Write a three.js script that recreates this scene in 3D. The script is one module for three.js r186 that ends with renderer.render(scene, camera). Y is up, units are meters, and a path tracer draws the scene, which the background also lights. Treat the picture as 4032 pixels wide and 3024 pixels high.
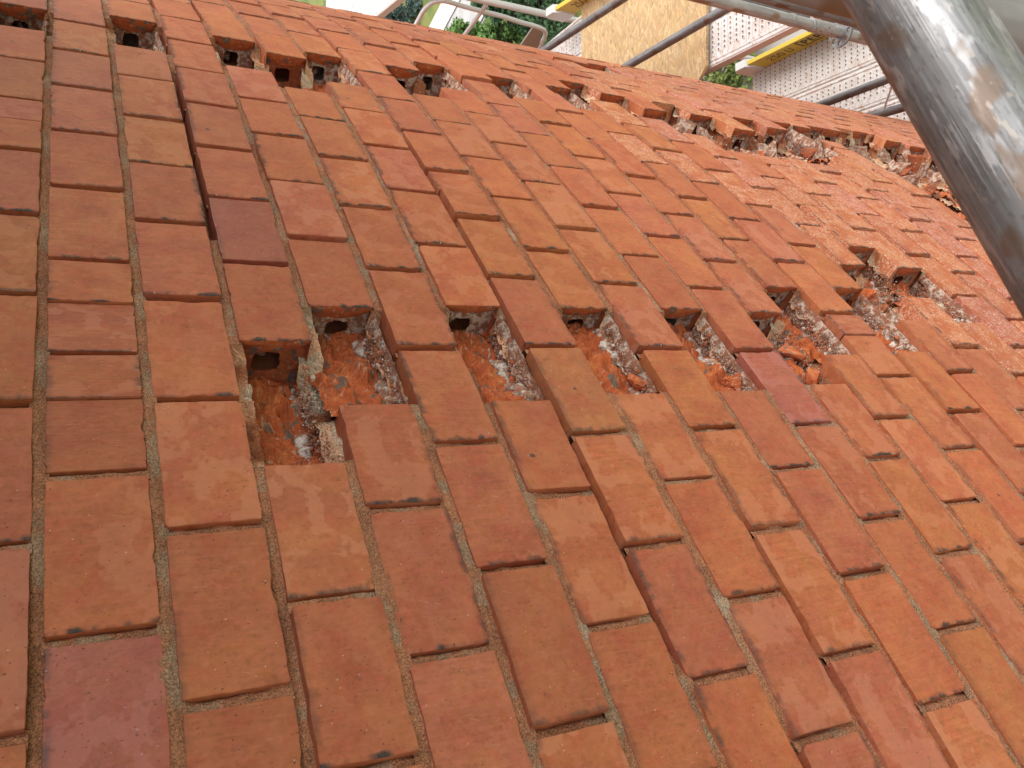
import * as THREE from 'three';
import { mergeGeometries, mergeVertices, toCreasedNormals } from 'three/addons/utils/BufferGeometryUtils.js';
import { RoundedBoxGeometry } from 'three/addons/geometries/RoundedBoxGeometry.js';
import { ConvexGeometry } from 'three/addons/geometries/ConvexGeometry.js';
import { FontLoader } from 'three/addons/loaders/FontLoader.js';
import { TextGeometry } from 'three/addons/geometries/TextGeometry.js';

// ---------------------------------------------------------------- camera, sky, sun, exposure
const scene = new THREE.Scene();
const CH = 0.1;                 // one brick course, metres
const R = 66.66 * CH;           // radius of the chimney
const EYE = new THREE.Vector3(R * 1.1148, 30, 0);
const FWD = new THREE.Vector3(-0.686805, -0.462691, -0.56055);
const RGT = new THREE.Vector3(0.349727, -0.886436, 0.303187);
const UPV = new THREE.Vector3(0.637174, -0.012191, -0.770624);
const FPX = 3317.82;            // focal length in photo pixels (4032 x 3024)
const camera = new THREE.PerspectiveCamera(48.9995, 4032 / 3024, 0.05, 900);
camera.position.copy(EYE);
camera.quaternion.setFromRotationMatrix(new THREE.Matrix4().makeBasis(RGT, UPV, FWD.clone().negate()));
camera.focus = 1.15; camera.userData.fStop = 28;
camera.updateMatrixWorld();

{ // overcast sky: a bright even cloud layer, a little brighter towards the veiled sun
  const W = 256, H = 128, d = new Float32Array(W * H * 4);
  const sx = 0.42, sy = 0.70, sz = -0.58;
  for (let j = 0; j < H; j++) for (let i = 0; i < W; i++) {
    const th = (j + 0.5) / H * Math.PI - Math.PI / 2, ph = ((i + 0.5) / W - 0.5) * 2 * Math.PI;
    const x = Math.cos(th) * Math.cos(ph), y = Math.sin(th), z = Math.cos(th) * Math.sin(ph);
    const g = Math.max(0, x * sx + y * sy + z * sz);
    const cl = 0.06 * Math.sin(x * 5 + 2 * y) * Math.sin(z * 6 - y * 3 + 1);
    let l = (y > 0 ? 0.62 + 0.75 * y : 0.62) + 0.35 * Math.pow(g, 4) + cl;
    const o = (j * W + i) * 4;
    d[o] = l * 1.0; d[o + 1] = l * 0.99; d[o + 2] = l * 0.985; d[o + 3] = 1;
  }
  const t = new THREE.DataTexture(d, W, H, THREE.RGBAFormat, THREE.FloatType);
  t.mapping = THREE.EquirectangularReflectionMapping; t.magFilter = THREE.LinearFilter; t.minFilter = THREE.LinearFilter; t.needsUpdate = true;
  scene.background = t; scene.environment = t;
}
const sun = new THREE.DirectionalLight(0xfff4e8, 0.95);
sun.position.set(EYE.x + 42, EYE.y + 70, -58); sun.target.position.set(EYE.x - 1, EYE.y - 1, -1.5);
sun.castShadow = true; sun.shadow.radius = 50;
Object.assign(sun.shadow.camera, { left: -14, right: 14, top: 14, bottom: -14, near: 1, far: 260 });
sun.shadow.mapSize.set(2048, 2048);
scene.add(sun, sun.target);

const renderer = new THREE.WebGLRenderer({ antialias: true });
renderer.setSize(1024, 768);
renderer.toneMapping = THREE.LinearToneMapping;
renderer.toneMappingExposure = 2.15;
renderer.shadowMap.enabled = true;

// ---------------------------------------------------------------- helpers
function rngOf(seed) { let a = seed >>> 0; return () => { a = (a + 0x6D2B79F5) >>> 0; let t = Math.imul(a ^ (a >>> 15), 1 | a); t = (t + Math.imul(t ^ (t >>> 7), 61 | t)) ^ t; return ((t ^ (t >>> 14)) >>> 0) / 4294967296; }; }
const PERM = new Float32Array(65536); { const r = rngOf(9127); for (let i = 0; i < 65536; i++) PERM[i] = r(); }
const hsh = (x, y) => PERM[((x & 255) << 8) | (y & 255)];
function vn(x, y) { const xi = Math.floor(x), yi = Math.floor(y); let fx = x - xi, fy = y - yi; fx = fx * fx * (3 - 2 * fx); fy = fy * fy * (3 - 2 * fy);
  const a = hsh(xi, yi), b = hsh(xi + 1, yi), c = hsh(xi, yi + 1), d = hsh(xi + 1, yi + 1); return a + (b - a) * fx + (c - a) * fy + (a - b - c + d) * fx * fy; }
function fbm(x, y, o = 4) { let s = 0, a = 0.5, n = 0; for (let i = 0; i < o; i++) { s += a * vn(x, y); n += a; a *= 0.5; x = x * 2.03 + 17.3; y = y * 2.03 + 5.9; } return s / n; }
const clamp = (v, a = 0, b = 1) => v < a ? a : v > b ? b : v;
const sst = (a, b, v) => { const t = clamp((v - a) / (b - a)); return t * t * (3 - 2 * t); };
const lerp = (a, b, t) => a + (b - a) * t;
const toS = v => { v = clamp(v); return 255 * (v <= 0.0031308 ? 12.92 * v : 1.055 * Math.pow(v, 1 / 2.4) - 0.055); };
function tex(W, H, f, srgb, wrap = true) { // f(i,j,out) fills linear rgb
  const d = new Uint8Array(W * H * 4), o = [0, 0, 0];
  for (let j = 0; j < H; j++) for (let i = 0; i < W; i++) { f(i, j, o); const k = (j * W + i) * 4; for (let c = 0; c < 3; c++) d[k + c] = srgb ? toS(o[c]) : clamp(o[c]) * 255; d[k + 3] = 255; }
  return texOf(d, W, H, srgb, wrap);
}
function texOf(d, W, H, srgb, wrap = true) { const t = new THREE.DataTexture(d, W, H); t.magFilter = THREE.LinearFilter; t.minFilter = THREE.LinearFilter; if (srgb) t.colorSpace = THREE.SRGBColorSpace;
  if (wrap) t.wrapS = t.wrapT = THREE.RepeatWrapping; t.needsUpdate = true; return t; }
const names = {};
function numbered(n) { const c = names[n] = (names[n] ?? -1) + 1; return c ? n + '_' + String(c).padStart(3, '0') : n; }
function shade(o) { o.traverse(m => { if (m.isMesh) { m.castShadow = true; m.receiveShadow = true; } }); return o; }
function mesh(name, geo, mat, parent) { const m = new THREE.Mesh(geo, mat); m.name = name; m.castShadow = m.receiveShadow = true; parent?.add(m); return m; }
function thing(name, label, category, pos = [0, 0, 0], group) { const g = new THREE.Group(); g.name = numbered(name); g.position.set(...pos); g.userData = { label, category }; if (group) g.userData.group = group; scene.add(g); return g; }
function single(name, geo, mat, label, category, group) { const m = mesh(numbered(name), geo, mat, scene); m.userData = { label, category }; if (group) m.userData.group = group; return m; }
function structure(name, geo, mat) { const m = mesh(numbered(name), geo, mat, scene); m.userData = { kind: 'structure', label: name.replace(/_/g, ' ') }; return m; }
// pixel of the photograph -> direction
const ray = (px, py) => new THREE.Vector3().addScaledVector(FWD, 1).addScaledVector(RGT, (px - 2016) / FPX).addScaledVector(UPV, -(py - 1512) / FPX).normalize();
// point on the horizontal plane that lies `depth` metres below the eye
const onLevel = (px, py, depth) => { const d = ray(px, py); return EYE.clone().addScaledVector(d, depth / -d.y); };
const atDist = (px, py, dist) => EYE.clone().addScaledVector(ray(px, py), dist);
const tile = (c, r, x, y) => [c * 1344 + x / 1.6458, r * 1000 + y / 1.6458];
function project(p) { const v = p.clone().sub(EYE), z = v.dot(FWD); return [2016 + FPX * v.dot(RGT) / z, 1512 - FPX * v.dot(UPV) / z, z]; }
// wall coordinates: s = arc length round the chimney, y = height above the eye, d = depth behind the face
const wall = (s, y, d, out = new THREE.Vector3()) => { const t = s / R, q = R - d; return out.set(q * Math.cos(t), EYE.y + y, -q * Math.sin(t)); };
function grid(nu, nv, f, uvScale = 1, colour) { // f(u,v) -> [Vector3, uvx, uvy] with u, v in 0..1 ; skip cells where keep() is false
  const pos = [], uv = [], idx = [], col = [];
  for (let j = 0; j <= nv; j++) for (let i = 0; i <= nu; i++) { const r = f(i / nu, j / nv, i, j); pos.push(r[0].x, r[0].y, r[0].z); uv.push(r[1], r[2]); if (colour) col.push(...r[3]); }
  for (let j = 0; j < nv; j++) for (let i = 0; i < nu; i++) { const a = j * (nu + 1) + i; if (uvScale && uvScale.call && !uvScale(i, j)) continue; idx.push(a, a + 1, a + nu + 2, a, a + nu + 2, a + nu + 1); }
  const g = new THREE.BufferGeometry(); g.setAttribute('position', new THREE.Float32BufferAttribute(pos, 3)); g.setAttribute('uv', new THREE.Float32BufferAttribute(uv, 2)); if (colour) g.setAttribute('color', new THREE.Float32BufferAttribute(col, 3));
  g.setIndex(idx); g.computeVertexNormals(); return g;
}

// ---------------------------------------------------------------- textures and materials
const AC = 6, AR = 12, CW = 341, CHH = 170, AW = 2048;
const cellRng = [];
const { brickMap, brickBump } = (() => {
  const col = new Uint8Array(AW * AW * 4), bmp = new Uint8Array(AW * AW * 4);
  const L = new Float32Array(CW * CHH * 3), Hh = new Float32Array(CW * CHH);
  for (let c = 0; c < AC * AR; c++) {
    const r = rngOf(4000 + c * 77), ox = (c % AC) * CW, oy = Math.floor(c / AC) * CHH, dusty = c >= 52;
    const tone = 0.96 + 0.08 * r(), red = 0.97 + 0.06 * r(), seed = c * 13.7;
    const patchy = r() < 0.5 ? 0.25 + 0.55 * r() : 0.12, pth = 0.5 + 0.1 * r(), streakA = 0.5 + r(), sootN = r() < 0.75 ? 0.7 + 0.6 * r() : 0.2 * r(), sootL = r() < 0.45 ? 0.4 + 0.6 * r() : 0.1 * r(), sootR = r() < 0.3 ? 0.3 + 0.5 * r() : 0.1 * r(), tilt = 0.15 * (r() - 0.5);
    const pf = 22 + 20 * r();
    for (let j = 0; j < CHH; j++) for (let i = 0; i < CW; i++) {
      const x = i / CW * 0.166, y = j / CHH * 0.09, k = j * CW + i;
      const n1 = fbm(x * 26 + seed, y * 26, 3), xs = x + y * tilt, n2 = fbm(xs * 420 + seed, y * 34 + 3.1, 3), n3 = vn(x * 1500 + seed, y * 1500), n4 = fbm(x * 160 + seed, y * 160 + 9, 2), n5 = fbm(x * 430 + seed, y * 330 + 19, 2), dk = sst(0.66, 0.78, fbm(x * 190 + seed + 70, y * 150, 3)), ru = sst(0.5, 0.7, fbm(x * 70 + seed + 5, y * 60 + 80, 3));
      const m = (1 + 0.28 * (n1 - 0.5) + 0.20 * streakA * (n2 - 0.5) + 0.13 * (n3 - 0.5) + 0.20 * (n4 - 0.5) + 0.20 * (n5 - 0.5)) * (1 - 0.13 * dk);
      let R0 = 0.40 * tone * m, G0 = 0.115 * tone * m * (1 + 0.25 * (n1 - 0.5)) * (1 - 0.13 * ru), B0 = 0.043 * tone * m * (1 - 0.12 * ru);
      R0 *= red; B0 *= 1 + 0.4 * (n4 - 0.5);
      const pm = sst(pth, pth + 0.07, fbm(x * pf + seed + 40, y * pf * 1.2 + 7, 4) + 0.10 * (n4 - 0.5)) * patchy; // dry, lime-bloomed patches
      R0 = lerp(R0, 0.51, pm * 0.7); G0 = lerp(G0, 0.19, pm * 0.7); B0 = lerp(B0, 0.092, pm * 0.7);
      if (dusty) { const v = Math.abs(fbm(x * 230 + seed, y * 230, 2) - 0.5), vm = (1 - sst(0.03, 0.09, v)) * sst(0.3, 0.55, fbm(x * 40, y * 40 + seed, 3)) * 0.85; R0 = lerp(R0, 0.60, vm); G0 = lerp(G0, 0.36, vm); B0 = lerp(B0, 0.25, vm); }
      // soot that clings to the arrises in ragged patches
      const wob = 0.010 * (fbm(x * 90 + seed, y * 90 + 31, 3) - 0.45);
      const sm = Math.max(sootN * (1 - sst(0.0, 0.0065, x + wob)), sootL * (1 - sst(0, 0.010, 0.09 - y + wob)), sootR * (1 - sst(0, 0.008, y + wob))) * sst(0.28, 0.5, fbm(x * 60 + seed + 11, y * 60, 3)) * (0.6 + 0.6 * n3);
      const q = clamp(sm); R0 = lerp(R0, 0.035, q); G0 = lerp(G0, 0.026, q); B0 = lerp(B0, 0.022, q);
      L[k * 3] = R0; L[k * 3 + 1] = G0; L[k * 3 + 2] = B0;
      Hh[k] = 0.55 + 0.14 * (n1 - 0.5) + 0.12 * (n2 - 0.5) * streakA + 0.07 * (n3 - 0.5) + 0.12 * (n4 - 0.5) + 0.14 * (n5 - 0.5) - 0.08 * dk;
    }
    const blob = (cx, cy, rx, ry, cr, a, dh) => { for (let j = Math.max(0, Math.floor(cy - ry)); j <= Math.min(CHH - 1, cy + ry); j++) for (let i = Math.max(0, Math.floor(cx - rx)); i <= Math.min(CW - 1, cx + rx); i++) {
      const e = ((i - cx) / rx) ** 2 + ((j - cy) / ry) ** 2 + 0.7 * (vn(i * 0.7, j * 0.7) - 0.5); if (e > 1) continue; const w = a * sst(1, 0.4, e), k = j * CW + i; for (let q = 0; q < 3; q++) L[k * 3 + q] = lerp(L[k * 3 + q], cr[q], w); Hh[k] += dh * (1 - e); } };
    const np = 20 + 50 * r(); for (let n = 0; n < np; n++) blob(r() * CW, r() * CHH, 0.9 + 1.7 * r() * r(), 0.9 + 2.2 * r() * r(), [0.09, 0.045, 0.03], 0.6 + 0.35 * r(), -0.35);
    if (r() < 0.16) blob((0.2 + 0.6 * r()) * CW, (0.2 + 0.6 * r()) * CHH, 5 + 5 * r(), 4 + 5 * r(), [0.05, 0.04, 0.035], 0.85, -0.5);
    for (let n = 0; n < 4 + 8 * r(); n++) blob(r() * CW, r() * CHH, 0.8 + 0.9 * r(), 0.8 + 1.4 * r(), [0.62, 0.5, 0.4], 0.75, 0.1);
    for (let n = 0; n < 5 * r(); n++) { const a = r() * CW, b = r() * CHH, len = 6 + 16 * r(), an = 1.3 + 0.5 * (r() - 0.5); for (let q = 0; q < len; q++) blob(a + Math.cos(an) * q, b + Math.sin(an) * q, 0.85, 0.85, [0.55, 0.28, 0.17], 0.5, -0.05); }
    if (r() < 0.04) { let a = r() * CW, b = 0, dir = (r() - 0.5) * 0.9; const end = CHH * (0.3 + 0.8 * r()); while (b < end) { blob(a, b, 0.8 + 0.7 * r(), 0.8 + 0.7 * r(), [0.07, 0.04, 0.03], 0.35 + 0.5 * r(), -0.35); b += 0.9; dir = clamp(dir + 0.5 * (r() - 0.5), -1.2, 1.2); a += dir + 0.9 * (r() - 0.5); } } // hairline crack
    for (let j = 0; j < CHH; j++) for (let i = 0; i < CW; i++) { const k = j * CW + i, o = ((oy + j) * AW + ox + i) * 4; col[o] = toS(L[k * 3]); col[o + 1] = toS(L[k * 3 + 1]); col[o + 2] = toS(L[k * 3 + 2]); col[o + 3] = 255; const hv = clamp(Hh[k]) * 255; bmp[o] = bmp[o + 1] = bmp[o + 2] = hv; bmp[o + 3] = 255; }
  }
  return { brickMap: texOf(col, AW, AW, true, false), brickBump: texOf(bmp, AW, AW, false, false) };
})();
// sandy mortar, 0.25 m repeat
const mortarMap = tex(512, 512, (i, j, o) => { const g = hsh(i * 7 + (j >> 1), j * 3), n = fbm(i / 40, j / 40, 3), f = vn(i / 2.2, j / 2.2); const v = 0.45 + 0.75 * f + 0.4 * (n - 0.5) + 0.35 * (g - 0.5), gr = sst(0.5, 0.72, fbm(i / 60 + 9, j / 60, 3)); o[0] = v * lerp(0.43, 0.40, gr); o[1] = v * lerp(0.185, 0.245, gr); o[2] = v * lerp(0.092, 0.148, gr); }, true);
const mortarBump = tex(512, 512, (i, j, o) => { o[0] = o[1] = o[2] = 0.5 * vn(i / 2.4, j / 2.4) + 0.3 * vn(i / 5, j / 5) + 0.2 * hsh(i, j); }, false);
// fresh broken clay, 0.25 m repeat
const clayH = (i, j) => { const n = fbm(i / 46, j / 46, 4), r = 1 - Math.abs(2 * fbm(i / 40 + 5, j / 40, 4) - 1); return 0.55 * n + 0.45 * r; };
const clayMap = tex(1024, 1024, (i, j, o) => { const hgt = clayH(i, j), m = 0.62 + 0.75 * hgt + 0.2 * (vn(i / 2, j / 2) - 0.5), y = sst(0.55, 0.75, fbm(i / 90, j / 90 + 3, 3)), gr = sst(0.66, 0.72, fbm(i / 70 + 30, j / 70, 4)), wh = sst(0.70, 0.76, fbm(i / 22 + 60, j / 22, 3)) * 0.5;
  let a = lerp(0.44, 0.50, y) * m, b = lerp(0.098, 0.14, y) * m, c = lerp(0.028, 0.040, y) * m; a = lerp(a, 0.19, gr); b = lerp(b, 0.12, gr); c = lerp(c, 0.09, gr); o[0] = lerp(a, 0.6, wh); o[1] = lerp(b, 0.42, wh); o[2] = lerp(c, 0.3, wh); }, true);
const clayBump = tex(1024, 1024, (i, j, o) => { o[0] = o[1] = o[2] = clayH(i, j) * 0.9 + 0.1 * vn(i / 3, j / 3); }, false);
// lime residue left on the bed faces
const limeMap = tex(512, 512, (i, j, o) => { const w = sst(0.36, 0.66, fbm(i / 20, j / 20, 5) + 0.16 * (vn(i / 1.8, j / 1.8) - 0.5)), d = sst(0.58, 0.72, fbm(i / 17 + 20, j / 17 + 4, 4)) * 0.8, f = 0.7 + 0.6 * vn(i / 1.6, j / 1.6); o[0] = lerp(lerp(0.30, 0.56, w), 0.20, d) * f; o[1] = lerp(lerp(0.115, 0.43, w), 0.12, d) * f; o[2] = lerp(lerp(0.062, 0.35, w), 0.08, d) * f; }, true);
const steelMap = tex(512, 512, (i, j, o) => { const n = fbm(i / 26, j / 26, 4), s = fbm(i / 7, j / 70, 3), b = sst(0.60, 0.74, fbm(i / 50 + 8, j / 50, 4)), m = 0.40 * (0.8 + 0.5 * (n - 0.5) + 0.45 * (s - 0.5)); o[0] = lerp(m, 0.25, b); o[1] = lerp(m * 0.99, 0.17, b); o[2] = lerp(m * 0.98, 0.12, b); }, true);
const steelRough = tex(256, 256, (i, j, o) => { o[0] = o[1] = o[2] = 0.42 + 0.3 * fbm(i / 18, j / 18, 4); }, false);
const deckMap = tex(512, 512, (i, j, o) => { const d = sst(0.50, 0.68, fbm(i / 40, j / 40, 4)), d2 = sst(0.66, 0.72, fbm(i / 9 + 4, j / 9, 3)) * 0.6, m = 0.66 + 0.16 * (fbm(i / 16 + 50, j / 16, 3) - 0.5); o[0] = lerp(lerp(m, 0.58, d * 0.6), 0.38, d2); o[1] = lerp(lerp(m * 0.985, 0.49, d * 0.6), 0.19, d2); o[2] = lerp(lerp(m * 0.97, 0.44, d * 0.6), 0.12, d2); }, true);
const osbMap = (() => { const W = 1024, d = new Float32Array(W * W * 3), r = rngOf(616); for (let k = 0; k < W * W; k++) { d[k * 3] = 0.46; d[k * 3 + 1] = 0.30; d[k * 3 + 2] = 0.14; }
  for (let n = 0; n < 5200; n++) { const cx = r() * W, cy = r() * W, len = 14 + 46 * r(), wd = 3 + 8 * r(), an = Math.PI / 2 + (r() + r() + r() - 1.5) * 0.8, ca = Math.cos(an), sa = Math.sin(an), t = 0.62 + 0.6 * r(), c = [0.54 * t, (0.365 + 0.05 * r()) * t, (0.19 + 0.05 * r()) * t], dk = r() < 0.06;
    const ex = Math.ceil(len / 2 + wd); for (let y = -ex; y <= ex; y++) for (let x = -ex; x <= ex; x++) { const u = x * ca + y * sa, v = -x * sa + y * ca; if (Math.abs(u) > len / 2 || Math.abs(v) > wd / 2 * (1 - 0.5 * Math.abs(u) / len)) continue; const k = (((cy + y) & (W - 1)) * W + ((cx + x) & (W - 1))) * 3, e = Math.abs(v) > wd / 2 - 1.1 ? 0.8 : 1, f = e * (0.93 + 0.14 * vn(v * 1.2 + n, u * 0.1)); for (let q = 0; q < 3; q++) d[k + q] = lerp(d[k + q], c[q] * f * (dk ? 0.55 : 1), 0.8); } }
  return tex(W, W, (i, j, o) => { const k = (j * W + i) * 3; o[0] = d[k]; o[1] = d[k + 1]; o[2] = d[k + 2]; }, true); })();

const rep = (t, x, y = x) => { const c = t.clone(); c.repeat.set(x, y); c.needsUpdate = true; return c; };
const std = o => new THREE.MeshStandardMaterial(o);
const rgb = (r, g, b) => new THREE.Color().setRGB(r, g, b);
const TINT = [[1, 1, 1], [1.03, 1.03, 1.02], [0.97, 0.94, 0.99], [1.02, 1.06, 1.08], [0.94, 0.93, 1.0], [0.96, 0.95, 1.12], [1.0, 1.04, 0.94], [0.84, 0.74, 1.2], [0.99, 1.0, 1.25], [0.92, 1.10, 1.1], [1.06, 1.16, 1.3]];
const brickMat = TINT.map((t, i) => std({ color: rgb(...t), map: brickMap, bumpMap: brickBump, bumpScale: 0.0018, roughness: i === 7 ? 0.45 : 0.68 }));
const brickStuffMat = std({ map: brickMap, bumpMap: brickBump, bumpScale: 0.0018, roughness: 0.68, vertexColors: true });
const M = {
  mortar: std({ map: rep(mortarMap, 4), bumpMap: rep(mortarBump, 4), bumpScale: 0.0045, roughness: 0.95, vertexColors: true }),
  clay: std({ map: rep(clayMap, 4), bumpMap: rep(clayBump, 4), bumpScale: 0.010, roughness: 0.9 }),
  lip: std({ color: rgb(0.92, 0.95, 0.98), map: rep(clayMap, 4), bumpMap: rep(clayBump, 4), bumpScale: 0.0015, roughness: 0.75 }),
  lime: std({ map: rep(limeMap, 5), bumpMap: rep(mortarBump, 5), bumpScale: 0.003, roughness: 0.96 }),
  limeWhite: std({ color: rgb(1.25, 1.45, 1.6), map: rep(limeMap, 5), bumpMap: rep(mortarBump, 5), bumpScale: 0.003, roughness: 0.96 }),
  limeDark: std({ color: rgb(0.7, 0.68, 0.66), map: rep(limeMap, 5), bumpMap: rep(mortarBump, 5), bumpScale: 0.003, roughness: 0.96 }),
  sooty: std({ color: rgb(0.55, 0.55, 0.6), map: rep(clayMap, 4), bumpMap: rep(clayBump, 4), bumpScale: 0.003, roughness: 0.9 }),
  shaft: std({ color: rgb(0.33, 0.11, 0.05), roughness: 0.85, bumpMap: rep(mortarBump, 6), bumpScale: 0.004 }),
  stone: std({ color: 0xffffff, roughness: 0.95 }),
  steel: std({ color: rgb(0.6, 0.6, 0.63), map: rep(steelMap, 1), roughnessMap: steelRough, roughness: 1, metalness: 0.75 }),
  steelDull: std({ color: rgb(1.05, 1.05, 1.05), map: rep(steelMap, 1), roughness: 0.62, metalness: 0.35 }),
  zinc: std({ color: rgb(0.66, 0.67, 0.68), map: null, roughness: 0.55, metalness: 0.4 }),
  deck: std({ map: rep(deckMap, 1.6), roughness: 0.6, metalness: 0.1 }),
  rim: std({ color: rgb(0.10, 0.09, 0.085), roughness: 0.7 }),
  yellow: std({ color: rgb(0.62, 0.47, 0.055), roughness: 0.5 }),
  ink: std({ color: rgb(0.03, 0.028, 0.025), roughness: 0.7 }),
  timber: std({ color: rgb(0.15, 0.10, 0.065), roughness: 0.9 }),  // dark brown, only for the added planks that shade from overhead
  osb: std({ map: rep(osbMap, 1 / 1.25), roughness: 0.8 }),
};

// ---------------------------------------------------------------- the ground far below
const YG = 0;
{
  const g = new THREE.PlaneGeometry(1400, 1400, 1, 1); g.rotateX(-Math.PI / 2);
  const uv = g.attributes.uv; for (let i = 0; i < uv.count; i++) uv.setXY(i, uv.getX(i) * 70, uv.getY(i) * 70);
  const grassMap = tex(512, 512, (i, j, o) => { const n = fbm(i / 50, j / 50, 4), f = vn(i / 3, j / 3), y = sst(0.45, 0.65, fbm(i / 90 + 3, j / 90, 3)), m = 0.75 + 0.3 * n + 0.3 * (f - 0.5); o[0] = lerp(0.075, 0.14, y) * m; o[1] = lerp(0.115, 0.15, y) * m; o[2] = lerp(0.022, 0.035, y) * m; }, true);
  structure('lawn_ground', g, std({ map: grassMap, roughness: 1 }));
  const strip = (a, b, wa, name, mat, y, far = 60, near = 60) => { // road band between two pixel points on the ground, width in metres
    const A = onLevel(...a, EYE.y), B = onLevel(...b, EYE.y), d = B.clone().sub(A).setY(0).normalize(), n = new THREE.Vector3(-d.z, 0, d.x);
    const P = A.clone().addScaledVector(d, -near), Q = B.clone().addScaledVector(d, far);
    const geo = grid(24, 1, (u, v) => { const p = P.clone().lerp(Q, u).addScaledVector(n, (v - 0.5) * wa); p.y = y; return [p, p.x / 4, p.z / 4]; });
    return structure(name, geo, mat);
  };
  const asphalt = tex(256, 256, (i, j, o) => { const n = fbm(i / 40, j / 40, 3), v = 0.30 + 0.10 * (n - 0.5) + 0.08 * (hsh(i, j) - 0.5); o[0] = v; o[1] = v * 0.97; o[2] = v * 0.96; }, true);
  const pave = tex(256, 256, (i, j, o) => { const n = fbm(i / 30, j / 30, 3), v = 0.44 + 0.12 * (n - 0.5); o[0] = v; o[1] = v * 0.93; o[2] = v * 0.83; }, true);
  const side = M.paveSide = std({ map: pave, roughness: 0.95 });
  const yd = new THREE.CircleGeometry(46, 64); yd.rotateX(-Math.PI / 2); yd.translate(0, 0.008, 0); structure('added_bounce_yard', yd, std({ color: rgb(0.27, 0.25, 0.225), roughness: 1 }));  // unseen grey ground, added to keep green lawn bounce off the bricks
  strip(tile(1, 0, 735, 190), tile(1, 0, 845, 0), 6.4, 'road', std({ map: asphalt, roughness: 0.95 }), 0.02);
  strip(tile(1, 0, 620, 190), tile(1, 0, 720, 0), 2.6, 'pavement', side, 0.13);
  strip(tile(1, 0, 860, 190), tile(1, 0, 955, 0), 1.2, 'pavement', side, 0.13);
}

// ---------------------------------------------------------------- the chimney: layout of its bricks
const JY = [0.304, -0.742, -1.793, -2.812, -3.852, -4.868, -5.88, -6.882, -7.9, -8.903, -9.91, -10.91, -11.861, -12.813, -13.831, -14.804, -15.712, -16.699];
const jointY = k => CH * (k < 0 ? 0.304 - 1.045 * k : k > 17 ? -16.699 - (k - 17) * 0.99 : JY[k]);   // height of bed joint k relative to the eye
const measured = { '-1': [2.76, 4.56, 6.34, 8.15, 9.89, 11.63, 13.39, 15.17], 0: [3.55, 5.34, 7.11, 8.88, 10.68, 12.39, 14.17, 15.96, 17.88], 1: [2.77, 4.56, 6.35, 8.17, 9.91, 11.59, 13.29, 15.13], 2: [1.93, 3.61, 9.01, 10.72, 12.41, 14.19, 16.0, 17.87, 19.87], 3: [2.84, 4.62, 9.77, 11.47, 13.24, 14.88, 20.97], 4: [1.9, 3.69, 5.5, 7.24, 9.02, 10.81, 12.52, 14.27, 19.94, 21.99], 5: [2.85, 4.64, 9.8, 11.55, 13.27, 15.03], 6: [2.05, 3.78, 5.56, 7.31, 9.02, 10.77, 12.49, 14.21, 16.03, 17.85], 7: [1.19, 2.89, 4.67, 9.88, 11.64, 13.31, 15.09], 8: [1.98, 3.77, 5.55, 7.28, 8.98, 10.71, 12.44, 14.22, 15.94], 9: [1.17, 2.95, 4.72, 9.92, 11.65, 13.34, 15.1, 16.95], 10: [1.98, 3.72, 5.54, 7.27, 9.0, 10.72, 12.41, 14.16, 16.0], 11: [3.02, 4.78, 9.96, 11.69, 13.37, 15.33, 17.16], 12: [3.84, 5.6], 13: [4.84, 6.61, 8.36, 10.06], 14: [5.67, 12.56, 14.33], 15: [6.67, 11.79, 13.6], 16: [7.42, 12.85, 14.42], 17: [11.86, 13.62], 18: [9.24, 10.84], 19: [10.19, 12.05, 13.8], 20: [10.97, 14.42], 21: [15.21] };
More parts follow.
